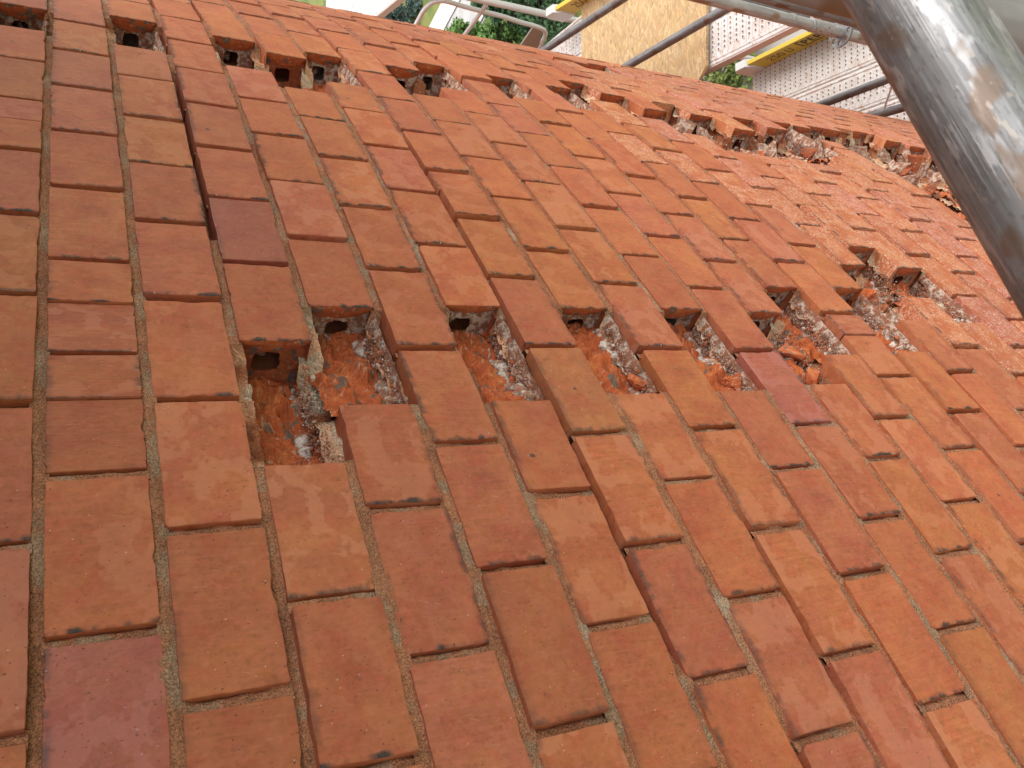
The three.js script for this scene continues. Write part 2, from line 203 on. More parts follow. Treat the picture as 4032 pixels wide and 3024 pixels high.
// bricks that are gone: course, from, to (in course heights round the wall), depth at far and near end, kind
const PITS = [
  [2, 5.38, 7.3, 0.080, 0.062, 'A'], [3, 6.25, 8.06, 0.070, 0.030, 'A'], [5, 6.25, 8.14, 0.062, 0.036, 'A'], [7, 6.36, 8.22, 0.055, 0.034, 'A'], [9, 6.36, 8.26, 0.060, 0.034, 'A'], [11, 6.46, 8.28, 0.062, 0.045, 'A'], [12, 7.22, 9.06, 0.066, 0.05, 'A'], [14, 7.3, 9.19, 0.064, 0.036, 'A'], [15, 8.26, 10.08, 0.07, 0.05, 'A'], [16, 9.08, 10.86, 0.075, 0.06, 'A'], [17, 8.28, 10.15, 0.06, 0.04, 'A'],
  [-1, 17.0, 18.6, 0.08, 0.07, 'B'], [1, 16.92, 18.97, 0.08, 0.07, 'B'], [3, 16.72, 18.75, 0.08, 0.07, 'B'], [4, 15.88, 18.0, 0.085, 0.08, 'B'], [5, 16.63, 18.74, 0.08, 0.07, 'B'], [7, 16.76, 18.82, 0.08, 0.07, 'B'], [8, 17.66, 19.7, 0.08, 0.07, 'B'], [10, 17.78, 19.63, 0.08, 0.07, 'B'], [12, 17.8, 19.7, 0.08, 0.06, 'B'], [13, 18.9, 20.76, 0.06, 0.05, 'B'], [14, 17.9, 19.93, 0.08, 0.06, 'B'],
  [15, 17.08, 18.95, 0.08, 0.06, 'C'], [16, 16.12, 19.9, 0.08, 0.05, 'C'], [17, 16.1, 19.27, 0.085, 0.05, 'C'], [18, 16.08, 18.3, 0.085, 0.05, 'C'], [19, 16.0, 19.7, 0.08, 0.05, 'C'], [20, 16.6, 19.1, 0.08, 0.04, 'C'], [21, 17.3, 20.1, 0.085, 0.04, 'C'], [22, 18.85, 20.1, 0.09, 0.08, 'C'], [23, 12.6, 20.5, 0.09, 0.035, 'C'], [24, 12.8, 20.6, 0.085, 0.04, 'C'], [25, 12.6, 20.9, 0.085, 0.04, 'C'], [26, 12.9, 21.2, 0.085, 0.045, 'C'], [27, 12.6, 20.4, 0.08, 0.045, 'C'], [28, 13, 20.1, 0.08, 0.05, 'C'], [29, 13, 19.8, 0.08, 0.05, 'C'], [30, 13, 19.4, 0.08, 0.05, 'C'], [31, 14, 19.2, 0.08, 0.05, 'C'],
  [16, 24.4, 25.5, 0.05, 0.04, 'B'], [17, 24.4, 26.0, 0.05, 0.04, 'B'],
];
const pitAt = (k, s) => PITS.find(p => p[0] === k && s > p[1] && s < p[2]);
function headJoints(k) {
  const odd = ((k % 2) + 2) % 2, base = odd ? [1.12 - 1.756 * 3, 16.85] : [1.95 - 1.756 * 4, 17.87], shift = k > 10 ? Math.min(0.25, 0.03 * (k - 10)) : k <= 0 ? -0.08 : 0;
  const r = rngOf(777 + k * 31), out = []; let s = base[0];
  while (s < base[1] - 0.9) { out.push(s + shift + 0.05 * (r() - 0.5)); s += 1.756; }
  s = base[1]; while (s < 40) { out.push(s + shift + 0.06 * (r() - 0.5)); s += s < 18 ? 1.95 : 2.06; }
  const m = measured[k] || [];
  for (const v of m) { let b = 0; out.forEach((x, i) => { if (Math.abs(x - v) < Math.abs(out[b] - v)) b = i; }); out[b] = v; }
  for (const p of PITS) if (p[0] === k && p[5] !== 'C') for (const v of [p[1], p[2]]) { let b = 0; out.forEach((x, i) => { if (Math.abs(x - v) < Math.abs(out[b] - v)) b = i; }); out[b] = v; }
  return out.sort((a, b) => a - b);
}
const K0 = -4, K1 = 44, HJ = 0.0115, BJ = 0.012;
const bricks = [], heads = [];
for (let k = K0; k <= K1; k++) {
  const js = headJoints(k);
  for (let i = 0; i + 1 < js.length; i++) {
    let parts = [[js[i] + HJ / CH / 2, js[i + 1] - HJ / CH / 2, false, false]];
    for (const p of PITS) if (p[0] === k) parts = parts.flatMap(([a, b, x, y]) => {
      const lo = p[1] - 0.06, hi = p[2] + 0.03; if (b <= lo + 0.01 || a >= hi - 0.01) { return [[a, b, x || Math.abs(a - p[2]) < 0.12, y || Math.abs(b - p[1]) < 0.12]]; }
      const o = []; if (lo - a > 0.3) o.push([a, lo, x, true]); if (b - hi > 0.25) o.push([hi, b, true, y]); return o; });
    for (const q of parts) bricks.push({ k, s0: q[0], s1: q[1], bNear: q[2], bFar: q[3] });
  }
  for (const s of js) heads.push({ k, s });
  for (const [ck, cs] of [[0, 6.38], [0, 8.02], [13, 7.72], [-1, 12.6], [6, 11.7]]) if (ck === k) { const i = bricks.findIndex(b => b.k === k && b.s0 < cs - 0.2 && b.s1 > cs + 0.2); if (i >= 0) { const b = bricks[i]; bricks.splice(i, 1, { ...b, s1: cs - 0.009, bFar: false }, { ...b, s0: cs + 0.009, bNear: false }); } }
}
// keep what the photograph can see with some margin round it
{
  const keep = [];
  for (const b of bricks) {
    let inF = false, near = false, x0 = 1e9, x1 = -1e9, y0 = 1e9, y1 = -1e9;
    const yt = jointY(b.k), yb = jointY(b.k + 1);
    if (b.s0 > 34) continue;
    for (const s of [b.s0, b.s1]) for (const y of [yt, yb]) { const [px, py, z] = project(wall(s * CH, y, 0)); if (z < 0.1) continue; x0 = Math.min(x0, px); x1 = Math.max(x1, px); y0 = Math.min(y0, py); y1 = Math.max(y1, py); }
    if (x1 < -900 || x0 > 4900 || y1 < -600 || y0 > 3900) continue;
    inF = x1 > 0 && x0 < 4032 && y1 > 0 && y0 < 3024 && b.s0 < 31;
    b.area = inF ? (Math.min(x1, 4032) - Math.max(x0, 0)) * (Math.min(y1, 3024) - Math.max(y0, 0)) * clamp((31 - b.s0) / 6 + 0.2) : 0;
    keep.push(b);
  }
  bricks.length = 0; bricks.push(...keep.sort((a, b) => b.area - a.area));
}

// ---------------------------------------------------------------- brick shapes
function brickGeo(L, H, D, seed, cell, open = false) {
  const r = rngOf(seed), per = [], hx = L / 2, hy = H / 2;
  // outline: nearly straight arrises with fine crumbling, small worn corners and an occasional chip
  const corner = () => 0.0008 + 0.004 * Math.pow(r(), 4), cA = corner(), cB = corner(), cC = corner(), cD = corner();
  const side = (ax, ay, bx, by, n, tag) => { for (let i = 0; i <= n; i++) { const t = i / n; per.push([lerp(ax, bx, t), lerp(ay, by, t), tag]); } };
  side(-hx, hy - cA, -hx, -hy + cB, 9, 'near'); side(-hx + cB, -hy, hx - cC, -hy, 15, 'low'); side(hx, -hy + cC, hx, hy - cD, 9, 'far'); side(hx - cD, hy, -hx + cA, hy, 15, 'up');
  const n = per.length, ph = r() * 50;
  let chip = 0; const wob = per.map((q, i) => { if (chip > 0) chip--; else if (r() < 0.035) chip = 1 + Math.floor(r() * 2); return (fbm(ph + i * 0.3, seed * 0.37, 2) - 0.5) * 0.0022 + (r() - 0.5) * 0.0009 - (chip ? 0.0022 * r() : 0); }).map((w, i) => { const a = per[(i + n - 1) % n][2], b = per[(i + 1) % n][2]; return a !== per[i][2] || b !== per[i][2] ? 0 : w; });
  const inset = [0.0022, 0.0009, 0.0002, 0, 0, 0.0003], depth = [0, 0.0001, 0.0005, 0.0016, 0.0016, D];
  const skew = (r() - 0.5) * 0.0016, taper = (r() - 0.5) * 0.0016;
  const pos = [], uv = [], idx = [], out = [];
  const u0 = (cell % AC) * CW / AW, v0 = Math.floor(cell / AC) * CHH / AW, us = CW / AW, vs = CHH / AW;
  const put = (x, y, z, fx, fy) => { pos.push(x + skew * y / hy, y + taper * x / hx, z); uv.push(u0 + us * clamp(0.5 + fx / (2 * hx), 0.012, 0.988), v0 + vs * clamp(0.5 + fy / (2 * hy), 0.02, 0.98)); };
  put(0, 0, 0, 0, 0);
  for (let q = 0; q < 6; q++) for (let i = 0; i < n; i++) {
    const [x, y, tag] = per[i], w = wob[i], nx = tag === 'near' ? -1 : tag === 'far' ? 1 : 0, ny = tag === 'low' ? -1 : tag === 'up' ? 1 : 0;
    const ix = inset[q], X = x + nx * w - Math.sign(x) * Math.max(0, ix - (hx - Math.abs(x))), Y = y + ny * w - Math.sign(y) * Math.max(0, ix - (hy - Math.abs(y)));
    const dd = q === 4 ? -0.35 : 0.4; put(X, Y, -depth[q] - (q === 2 ? Math.max(0, -w) * 0.6 : 0), q > 3 && nx ? dd * 2 * hx : X, q > 3 && ny ? dd * 2 * hy : Y); out.push([nx, ny]);
  }
  for (let i = 0; i < n; i++) { const j = (i + 1) % n; idx.push(0, 1 + i, 1 + j);
    for (let q = 0; q < 5; q++) { if (q === 3 || open && q >= 3 && per[i][2] === 'near') continue; const a = 1 + q * n + i, b = 1 + q * n + j, c = a + n, d = b + n; idx.push(a, c, b, b, c, d); } }
  const g = new THREE.BufferGeometry(); g.setAttribute('position', new THREE.Float32BufferAttribute(pos, 3)); g.setAttribute('uv', new THREE.Float32BufferAttribute(uv, 2)); g.setIndex(idx); g.computeVertexNormals();
  const nm = g.attributes.normal; nm.setXYZ(0, 0, 0, 1); const bl = [[0, 1], [0, 1], [0.55, 0.83], [0.9, 0.4], [1, 0], [1, 0]];
  for (let q = 0; q < 6; q++) for (let i = 0; i < n; i++) { const [ox, oy] = out[q * n + i], [w, z] = bl[q]; nm.setXYZ(1 + q * n + i, ox * w, oy * w, z); }
  return g;
}
const BL = 1.756 * CH - HJ, BH = CH - BJ, BD = 0.112;
const protos = []; for (let c = 0; c < AC * AR; c++) protos.push(brickGeo(BL, BH, BD, 900 + c, c));

const chimney = thing('brick_chimney', 'huge round orange brick chimney with rows of bricks missing', 'chimney');
const pinned = { '10:6.4': 7, '0:2.7': 7, '4:4.6': 5, '9:3.8': 5, '3:15.8': 8, '2:11.6': 5, '2:9.9': 7, '1:9.1': 5, '4:8.1': 2, '6:8.1': 5, '8:8.1': 5, '10:8.1': 5, '6:6.4': 9, '11:12.5': 3, '5:4': 0, '7:5.5': 1, '8:6.4': 6, '6:9.9': 6, '8:9.9': 6, '0:5.9': 2, '0:7.6': 5, '0:4.4': 0, '3:11.9':0 };
const rb = rngOf(31337), stuffGeos = [];
let count = 0;
const mtx = new THREE.Matrix4(), tmp = new THREE.Object3D();
for (const b of bricks) {
  const yt = jointY(b.k) - BJ / 2, yb = jointY(b.k + 1) + BJ / 2, H = yt - yb, L = (b.s1 - b.s0) * CH, sm = (b.s0 + b.s1) / 2;
  let tint = Math.floor(Math.pow(rb(), 1.25) * 7);
  const pale = sst(11, 17, b.k) * sst(4, 9, sm); if (rb() < 0.12) tint = 8;
  for (const key in pinned) { const [pk, ps] = key.split(':').map(Number); if (pk === b.k && Math.abs(ps - sm) < 0.5) tint = pinned[key]; }
  let cell = Math.floor(rb() * 52); if (rb() < pale) cell = 52 + Math.floor(rb() * 20);
  const out = (rb() - 0.5) * 0.0045 + (rb() < 0.06 ? 0.004 : 0), roll = (rb() - 0.5) * 0.009, yaw = (rb() - 0.5) * 0.012, pit = (rb() - 0.5) * 0.02;
  const p = wall(sm * CH, (yt + yb) / 2, 0), t = sm * CH / R;
  tmp.position.copy(p).addScaledVector(new THREE.Vector3(Math.cos(t), 0, -Math.sin(t)), out);
  tmp.rotation.set(0, 0, 0); tmp.rotation.order = 'YXZ'; tmp.rotation.y = t + Math.PI / 2 + yaw; tmp.rotation.x = pit; tmp.rotation.z = roll;
  const broken = b.bNear && b.area > 0;
  if (b.area > 0 && (count < 300 || broken)) {
    count++;
    let geo = protos[cell];
    if (broken) { geo = brickGeo(L, H, BD, 5000 + b.k * 91 + Math.round(sm * 7), cell, true); tmp.scale.set(1, 1, 1); } else tmp.scale.set(L / BL, H / BH, 1);
    const m = mesh('brick', geo, brickMat[tint], chimney); m.position.copy(tmp.position); m.quaternion.copy(tmp.quaternion); m.scale.copy(tmp.scale);
    b.mesh = m; b.L = L; b.H = H;
  } else {
    tmp.scale.set(L / BL, H / BH, 1); tmp.updateMatrix();
    const g = protos[cell].clone().applyMatrix4(tmp.matrix), n = g.attributes.position.count, c = new Float32Array(n * 3); for (let i = 0; i < n; i++) c.set(TINT[tint], i * 3);
    g.setAttribute('color', new THREE.BufferAttribute(c, 3)); stuffGeos.push(g);
  }
}
{ const m = mesh('brick_field', mergeGeometries(stuffGeos), brickStuffMat, chimney); m.userData.kind = 'stuff'; }

// broken ends: a curved lip of fresh clay over a lime-smeared end with its square core hole
for (const b of bricks) if (b.mesh && b.bNear) {
  const r = rngOf(60 + b.k * 17 + Math.round(b.s0 * 3)), L = b.L, H = b.H, sd = r() * 40, bold = b.k < 13 ? 1 : 0.8;
  const lipW = 0.009 + 0.005 * r(), arc = 0.010 + 0.008 * r(), x0 = -L / 2;
  const lipEnd = v => lipW + arc * Math.pow(Math.max(0, 1 - v * v * 0.95), 0.7) + 0.003 * (fbm(sd + v * 3, 4.4, 3) - 0.5);
  const lip = grid(16, 6, (u, w) => { const v = u * 2 - 1, e = lipEnd(v), d = 0.0016 + w * e; return [new THREE.Vector3(x0 + 0.0012 + 0.010 * Math.pow(w, 1.5) + 0.002 * (fbm(sd + v * 5, w * 4, 3) - 0.5), v * (H / 2 - 0.0008), -d), v * 0.05 + sd, d + sd]; });
  mesh('fracture_lip', flip(lip), M.lip, b.mesh);
  const hv0 = -0.55 + 0.35 * r(), hv1 = hv0 + 0.66 + 0.14 * r(), hd0 = 0.031 + 0.005 * r(), hd1 = hd0 + 0.030 + 0.005 * r(), rag = 0.0015;
  const NU = 44, NW = 40, cellV = i => (i / NU) * 2 - 1, cellD = j => lerp(0.012, BD, j / NW);
  const inHole = (i, j) => { const v = cellV(i + 0.5), d = cellD(j + 0.5); const e = 0.22 * (fbm(sd + i * 0.35, j * 0.35, 2) - 0.5), cv = (v - (hv0 + hv1) / 2) / ((hv1 - hv0) / 2), cd = (d - (hd0 + hd1) / 2) / ((hd1 - hd0) / 2); return Math.pow(Math.abs(cv), 4) + Math.pow(Math.abs(cd), 4) < 1.0 + 3 * e; };
  const end = grid(NU, NW, (u, w, i, j) => { const v = u * 2 - 1, d = lerp(0.012, BD, w); return [new THREE.Vector3(x0 + 0.0125 + 0.007 * (fbm(sd + v * 2.5, d * 50, 4) - 0.5), v * H / 2, -d), v * 0.05 + sd, d + sd]; }, (i, j) => !inHole(i, j));
  const dark = b.k === 4 || b.k === 9 || b.k === -1 || b.k === 2 || (b.k > 11 && r() < 0.5);
  mesh('broken_end', flip(end), b.k === 4 || b.k === 2 ? M.sooty : dark ? M.limeDark : M.lime, b.mesh);
  const cav = new THREE.BoxGeometry(0.056, (hv1 - hv0) * H / 2 + 0.008, hd1 - hd0 + 0.008); cav.translate(x0 + 0.0148 + 0.028, (hv0 + hv1) * H / 4, -(hd0 + hd1) / 2);
  // open the side that faces the break
  const ix = [...cav.index.array], nx = cav.attributes.normal, keep = []; for (let i = 0; i < ix.length; i += 3) if (nx.getX(ix[i]) > -0.5) keep.push(ix[i], ix[i + 2], ix[i + 1]); cav.setIndex(keep); for (let i = 0; i < nx.array.length; i++) nx.array[i] *= -1;
  mesh('core_hole', cav, r() < 0.4 ? M.lime : M.clay, b.mesh);
  if (r() < 0.7) { const pl = chunk(b.k * 7 + 3, 0.026, (hv1 - hv0) * H / 2 * 0.7, (hd1 - hd0) * 0.7); pl.translate(x0 + 0.044, ((hv0 + hv1) / 2 + 0.12) * H / 2, -(hd0 + hd1) / 2 - 0.004); mesh('mortar_plug', pl, M.lime, b.mesh); }
}
function flip(g) { const a = g.index.array; for (let i = 0; i < a.length; i += 3) { const t = a[i]; a[i] = a[i + 2]; a[i + 2] = t; } g.computeVertexNormals(); return g; }

// ---------------------------------------------------------------- mortar
{
  const geos = [], V = new THREE.Vector3();
  const S0 = -6, S1 = 34;
  const tan = [1, 1, 1];
  const deepAt = (k, s) => { let d = 0; if (k === 2) d = Math.max(d, 0.035 * sst(9.6, 10, s) * (1 - sst(15.6, 16.2, s))); const n = vn(k * 9.7 + 3, s * 0.32); d = Math.max(d, 0.016 * sst(0.66, 0.84, n)); return d; };
  const visible = (s, y) => { const [px, py, z] = project(wall(s * CH, y, 0)); return z > 0.1 && px > -300 && px < 4330 && py > -200 && py < 3250; };
  for (let k = K0; k <= K1; k++) {
    const yj = jointY(k); let run = null;
    const flush = () => { if (!run || run.b - run.a < 0.2) { run = null; return; } const { a, b } = run; const n = Math.max(4, Math.round((b - a) * CH / 0.0055));
      geos.push(grid(n, 4, (u, v) => { const s = lerp(a, b, u), inA = pitAt(k - 1, s), inB = pitAt(k, s), w = v * 2 - 1;
        let rec = lerp(0.0022, 0.0046, sst(4, 9, s)) + 0.006 * (fbm(s * 0.9 + k * 5.1, k * 3.3, 3) - 0.5) + 0.003 * (fbm(s * 9 + k, v * 1.3 + k, 3) - 0.5) + 0.0016 * (vn(s * 26, v * 3 + k * 7) - 0.5) + deepAt(k, s), c = [1, 1, 1];
        let half = BJ / 2 + 0.0035; const g = 0.85 + 0.3 * fbm(s * 2 + k * 7, 2.2, 3); const ef = (k === 15 || k === 18 || k === 20 || k === 22) ? sst(0.4, 0.6, fbm(s * 1.1 + k, 5.5, 3)) : 0.35 * sst(0.62, 0.75, fbm(s * 0.8 + k * 3, 9.5, 3)); c = [g * lerp(1, 1.35, ef), g * lerp(1, 1.9, ef), g * lerp(1, 2.4, ef)];
        if (inA || inB) { const both = inA && inB, f = vn(s * 3.1, k * 5); rec = (both ? 0.050 : 0.020) + 0.022 * (fbm(s * 2.2, k * 4.4 + v, 4)) + 0.012 * (vn(s * 11, v * 4 + k) - 0.5); half *= 1.6; const wh = sst(0.3, 0.6, f); c = [lerp(0.9, 1.9, wh), lerp(0.7, 2.5, wh), lerp(0.6, 3.0, wh)]; }
        rec += 0.0016 * (1 - w * w) + 0.006 * sst(0.35, 0.9, w) * sst(0.35, 0.6, fbm(s * 0.7 + k * 2.7, 8.8, 3));
        return [wall(s * CH, yj + w * half * (1 + 0.2 * (vn(s * 14, k) - 0.5)), rec, new THREE.Vector3()), s * CH, yj + w * half + rec, c]; }, 1, true)); run = null; };
    for (let s = S0; s <= S1; s += 0.1) { if (visible(s, yj)) { if (!run) run = { a: s, b: s }; run.b = s; } else flush(); } flush();
  }
  for (const h of heads) { if (h.s > 33 || h.s < -5 || !(visible(h.s, jointY(h.k)) || visible(h.s, jointY(h.k + 1)))) continue; if (pitAt(h.k, h.s - 0.12) || pitAt(h.k, h.s + 0.12)) continue;
    const yt = jointY(h.k) - BJ / 2 + 0.002, yb = jointY(h.k + 1) + BJ / 2 - 0.002, hw = (HJ / 2 + 0.004) / CH, base = lerp(0.0028, 0.0115, sst(5, 8.5, h.s)) + 0.006 * (vn(h.k * 3.7, h.s * 1.9) - 0.4);
    geos.push(grid(7, 18, (u, v) => { const w = u * 2 - 1, s = h.s + w * hw, y = lerp(yb, yt, v), rec = base + 0.004 * (fbm(y * 60 + h.k * 3, h.s, 3) - 0.5) + 0.002 * (vn(y * 300 + h.s, w * 2) - 0.5) + 0.0015 * (1 - w * w) + lerp(0.010, 0.016, sst(5, 9, h.s)) * sst(0.15, 0.85, w) * sst(0.22, 0.5, fbm(y * 22 + h.s * 3.3, h.k * 1.7, 3)), g = 0.85 + 0.35 * fbm(y * 50, h.s * 3, 2); return [wall(s * CH, y, Math.max(0.0006, rec), new THREE.Vector3()), s * CH, y, [g, g, g * 1.04]]; }, 1, true)); }
  mesh('mortar', mergeGeometries(geos), M.mortar, chimney);
}

// ---------------------------------------------------------------- what is left inside the holes
const rubble = [];   // loose crumbs: [position, size, colour]
for (const [k, a, b, dF, dN, kind] of PITS) {
  if (kind !== 'A' && a > 30) continue;
  const yt = jointY(k) + 0.002, yb = jointY(k + 1) - 0.002, big = kind === 'C', r = rngOf(k * 57 + Math.round(a * 10));
  const nu = Math.round((b - a + 0.4) * CH / (kind === 'A' ? 0.003 : 0.006)), nv = kind === 'A' ? 34 : 16, sd = k * 3.7 + a;
  const prof = (s, v) => { const f = clamp((b - s) / (b - a)); let d = lerp(dF, dN, Math.pow(f, kind === 'A' ? 0.8 : 2)); const n = fbm(s * 1.6 + (big ? 0 : sd), (yt - v) * 16 + (big ? k * 0.0 : 0), 4);
    d += (big ? 0.06 : 0.042) * (n - 0.5); const st = fbm(s * 3.3 + sd, v * 60, 3); { const q = st * 6, fl = Math.floor(q); d += 0.026 * ((fl + sst(0.7, 1, q - fl)) / 6 - 0.5); } d += 0.009 * (fbm(s * 14, v * 140, 3) - 0.5);
    if (kind === 'A') d = lerp(d, 0.012, sst(0.93, 1.02, f)); return clamp(d, 0.006, 0.106); };
  const g = grid(nu, nv, (u, w) => { const s = lerp(a - 0.12, b + 0.25, u), y = lerp(yb, yt, w); return [wall(s * CH, y, prof(s, y), new THREE.Vector3()), s * CH + prof(s, y), y]; });
  mesh('broken_core', g, M.clay, chimney);
  // lime residue on the bed below (its upper face carries crumbs)
  const yl = jointY(k + 1) + BJ / 2 - 0.002, open = !pitAt(k + 1, (a + b) / 2);
  const ed = grid(Math.round((b - a) * CH / 0.004), 16, (u, w) => { const s = lerp(a, b, u), d = lerp(0.010, 0.1, w); const th = 0.0005 + 0.009 * Math.pow(fbm(s * 4 + sd, d * 60, 4), 1.6) + 0.006 * w; return [wall(s * CH, yl + th - (w < 0.08 ? 0.003 : 0), d, new THREE.Vector3()), s * CH, d]; });
  if (open) mesh('lime_residue', ed, M.lime, chimney);
  if (kind === 'A') { // crumbly ridge of old bed mortar along the lower side of the hole
    const yr = jointY(k + 1) + BJ / 2, rad = s => 0.0015 + 0.0085 * sst(0.36, 0.62, fbm(s * 2.6 + sd, 6.1, 3)) + 0.002 * (vn(s * 30, sd) - 0.5);
    const rg = grid(Math.round((b - a) * CH / 0.0025), 10, (u, w) => { const s = lerp(a + 0.02, b - 0.02, u), q = Math.max(0.0004, rad(s) * (0.8 + 0.5 * vn(s * 24, w * 5 + k))), an = w * Math.PI * 1.1 - 0.2, yy = yr + 0.010 + 0.010 * (fbm(s * 1.7 + sd, 1.1, 2) - 0.3), dd = prof(s, yy); return [wall(s * CH, yy + q * Math.cos(an), dd - q * Math.sin(an) * 0.9 + 0.002, new THREE.Vector3()), s * CH * 1.3, w * 0.03 + k]; });
    mesh('mortar_ridge', rg, M.limeWhite, chimney); }
  const cnt = kind === 'A' ? 900 : big ? 110 : 60;
  for (let i = 0; i < cnt; i++) { const s = lerp(a + 0.1, b - 0.1, r()), f = (b - s) / (b - a), dmax = Math.min(0.085, prof(s, yl)), d = lerp(0.016, Math.max(0.02, dmax - 0.004), Math.sqrt(r())), pile = 0.007 * r() * d / 0.06;
    const sz = (big ? 1.7 : 1) * (r() < 0.02 ? 0.002 + 0.0028 * r() : 0.0005 + 0.0010 * r()), c = r(); rubble.push([wall(s * CH, yl + 0.003 + pile + 0.006 * (d / 0.09), d), sz, c < 0.26 ? [0.55, 0.45, 0.38] : c < 0.42 ? [0.36, 0.27, 0.22] : c < 0.92 ? [0.36, 0.12, 0.055] : [0.18, 0.12, 0.1]]); }
}
{
  const r = rngOf(88), base = new THREE.IcosahedronGeometry(1, 0), p = base.attributes.position; const mv = mergeVertices((() => { const q = base.clone(); q.deleteAttribute('normal'); q.deleteAttribute('uv'); return q; })());
  for (let i = 0; i < mv.attributes.position.count; i++) { const f = 0.7 + 0.6 * r(); mv.attributes.position.setXYZ(i, mv.attributes.position.getX(i) * f * 1.15, mv.attributes.position.getY(i) * f * 0.8, mv.attributes.position.getZ(i) * f); }
  const geo = mv.toNonIndexed(); geo.computeVertexNormals();
  const im = new THREE.InstancedMesh(geo, M.stone, rubble.length); im.name = 'mortar_rubble'; im.castShadow = im.receiveShadow = true; im.userData = { kind: 'stuff', label: 'fine white and red mortar crumbs lying in the brick holes', category: 'rubble' };
  rubble.forEach(([pos, s, c], i) => { tmp.position.copy(pos); tmp.rotation.set(r() * 6, r() * 6, r() * 6); const q = s * (0.8 + 0.5 * r()); tmp.scale.set(q, q, q); tmp.updateMatrix(); im.setMatrixAt(i, tmp.matrix); const t = 0.75 + 0.5 * r(); im.setColorAt(i, rgb(c[0] * t, c[1] * t, c[2] * t)); });
  scene.add(im);
}
// larger broken pieces
function chunk(seed, sx, sy, sz) { const r = rngOf(seed), pts = []; for (let i = 0; i < 11; i++) { const a = r() * 6.283, z = r() * 2 - 1, q = Math.sqrt(1 - z * z), f = 0.7 + 0.45 * r(); pts.push(new THREE.Vector3(sx / 2 * Math.sign(Math.cos(a) * q) * Math.pow(Math.abs(Math.cos(a) * q), 0.6) * f, sy / 2 * Math.sign(Math.sin(a) * q) * Math.pow(Math.abs(Math.sin(a) * q), 0.6) * f, sz / 2 * Math.sign(z) * Math.pow(Math.abs(z), 0.6) * f)); }
  const g = new ConvexGeometry(pts), p = g.attributes.position, uv = []; const nn = g.attributes.normal; for (let i = 0; i < p.count; i++) { const ax = Math.abs(nn.getX(i)), ay = Math.abs(nn.getY(i)), az = Math.abs(nn.getZ(i)), o = seed * 0.37; if (ax > ay && ax > az) uv.push(p.getY(i) + o, p.getZ(i)); else if (ay > az) uv.push(p.getX(i) + o, p.getZ(i)); else uv.push(p.getX(i) + o, p.getY(i)); } g.setAttribute('uv', new THREE.Float32BufferAttribute(uv, 2)); return g; }
function fragment(k, s, d, sx, sy, sz, rx, ry, rz, mat, label, group) { // pieces sit on the bed below course k
  const y = jointY(k + 1) + BJ / 2 + sy * 0.42, m = single('brick_fragment', chunk(Math.round(k * 100 + s * 10), sx, sy, sz), mat, label, 'rubble', group); m.position.copy(wall(s * CH, y, d)); m.rotation.set(rx, s * CH / R + Math.PI / 2 + ry, rz); return m; }
fragment(11, 7.55, 0.040, 0.065, 0.034, 0.04, 0.2, 0.15, 0.1, M.lip, 'large orange brick fragment wedged in a hole beside fine white crumbs', 'loose brick pieces in the holes');
fragment(11, 6.9, 0.036, 0.05, 0.03, 0.035, 0.1, -0.2, -0.2, M.lip, 'orange broken brick lump at the lower end of a crumb filled hole', 'loose brick pieces in the holes');
fragment(15, 9.6, 0.045, 0.045, 0.03, 0.04, 0.3, 0.4, 0.1, M.clay, 'red brick lump half buried in white mortar crumbs', 'loose brick pieces in the holes');
fragment(15, 8.75, 0.05, 0.05, 0.035, 0.045, 0.1, 0.5, 0.3, M.lime, 'pale mortar lump lying between broken bricks', 'loose brick pieces in the holes');
fragment(7, 6.8, 0.03, 0.04, 0.025, 0.03, 0.4, 0.2, 0.3, M.clay, 'small orange brick chip on the ledge of a missing brick', 'loose brick pieces in the holes');
fragment(9, 6.75, 0.03, 0.045, 0.03, 0.035, 0.3, 0.6, 0.1, M.clay, 'small orange brick chip beside a hole next to the purple brick', 'loose brick pieces in the holes');
{ const r = rngOf(515);
  for (let i = 0; i < 64; i++) { const k = 15 + Math.floor(r() * 14), p = PITS.find(q => q[0] === k && q[5] === 'C'); if (!p) continue; const s = lerp(Math.max(p[1] + 0.4, p[2] - 4), p[2] - 0.5, r()), big = r() < 0.5;
    fragment(k, s, 0.035 + 0.045 * r(), 0.05 + 0.10 * r(), 0.014 + 0.03 * r(), 0.03 + 0.05 * r(), 0.8 * (r() - 0.5), 1.2 * (r() - 0.5), 0.7 * (r() - 0.5), [i % 8 ? M.sooty : M.lip, M.lime, M.limeDark, M.limeDark][i % 4], [i % 8 ? 'flaky dark brown brick piece lying in the long ragged break' : 'flaky orange brick piece lying in the long ragged break', 'flaky lime white piece lying in the long ragged break', 'flaky grey mortar piece lying in the long ragged break', 'flaky grey mortar piece lying in the long ragged break'][i % 4], 'flakes in the long break'); } }

// the body of the chimney behind and around the visible bricks
{
  const core = new THREE.CylinderGeometry(R - 0.113, R - 0.113, 36, 160, 1, true); core.translate(0, 18, 0); mesh('shaft_core', core, M.shaft, chimney);
  const cap = new THREE.RingGeometry(R - 0.9, R - 0.004, 96, 1); cap.rotateX(-Math.PI / 2); cap.translate(0, 36, 0); mesh('shaft_top', cap, M.shaft, chimney);
  const ring = (y0, y1, a0, a1) => { const g = grid(90, 1, (u, v) => [wall(lerp(a0, a1, u), lerp(y0, y1, v) - EYE.y, 0.006, new THREE.Vector3()), lerp(a0, a1, u), v * (y1 - y0)]); return g; };
  const yTop = EYE.y + jointY(K0), yBot = EYE.y + jointY(K1 + 1);
  mesh('shaft_face', mergeGeometries([ring(yTop, 36, 0, 2 * Math.PI * R), ring(0, yBot, 0, 2 * Math.PI * R), ring(yBot, yTop, 3.45, 2 * Math.PI * R - 0.6)]), M.shaft, chimney);
}

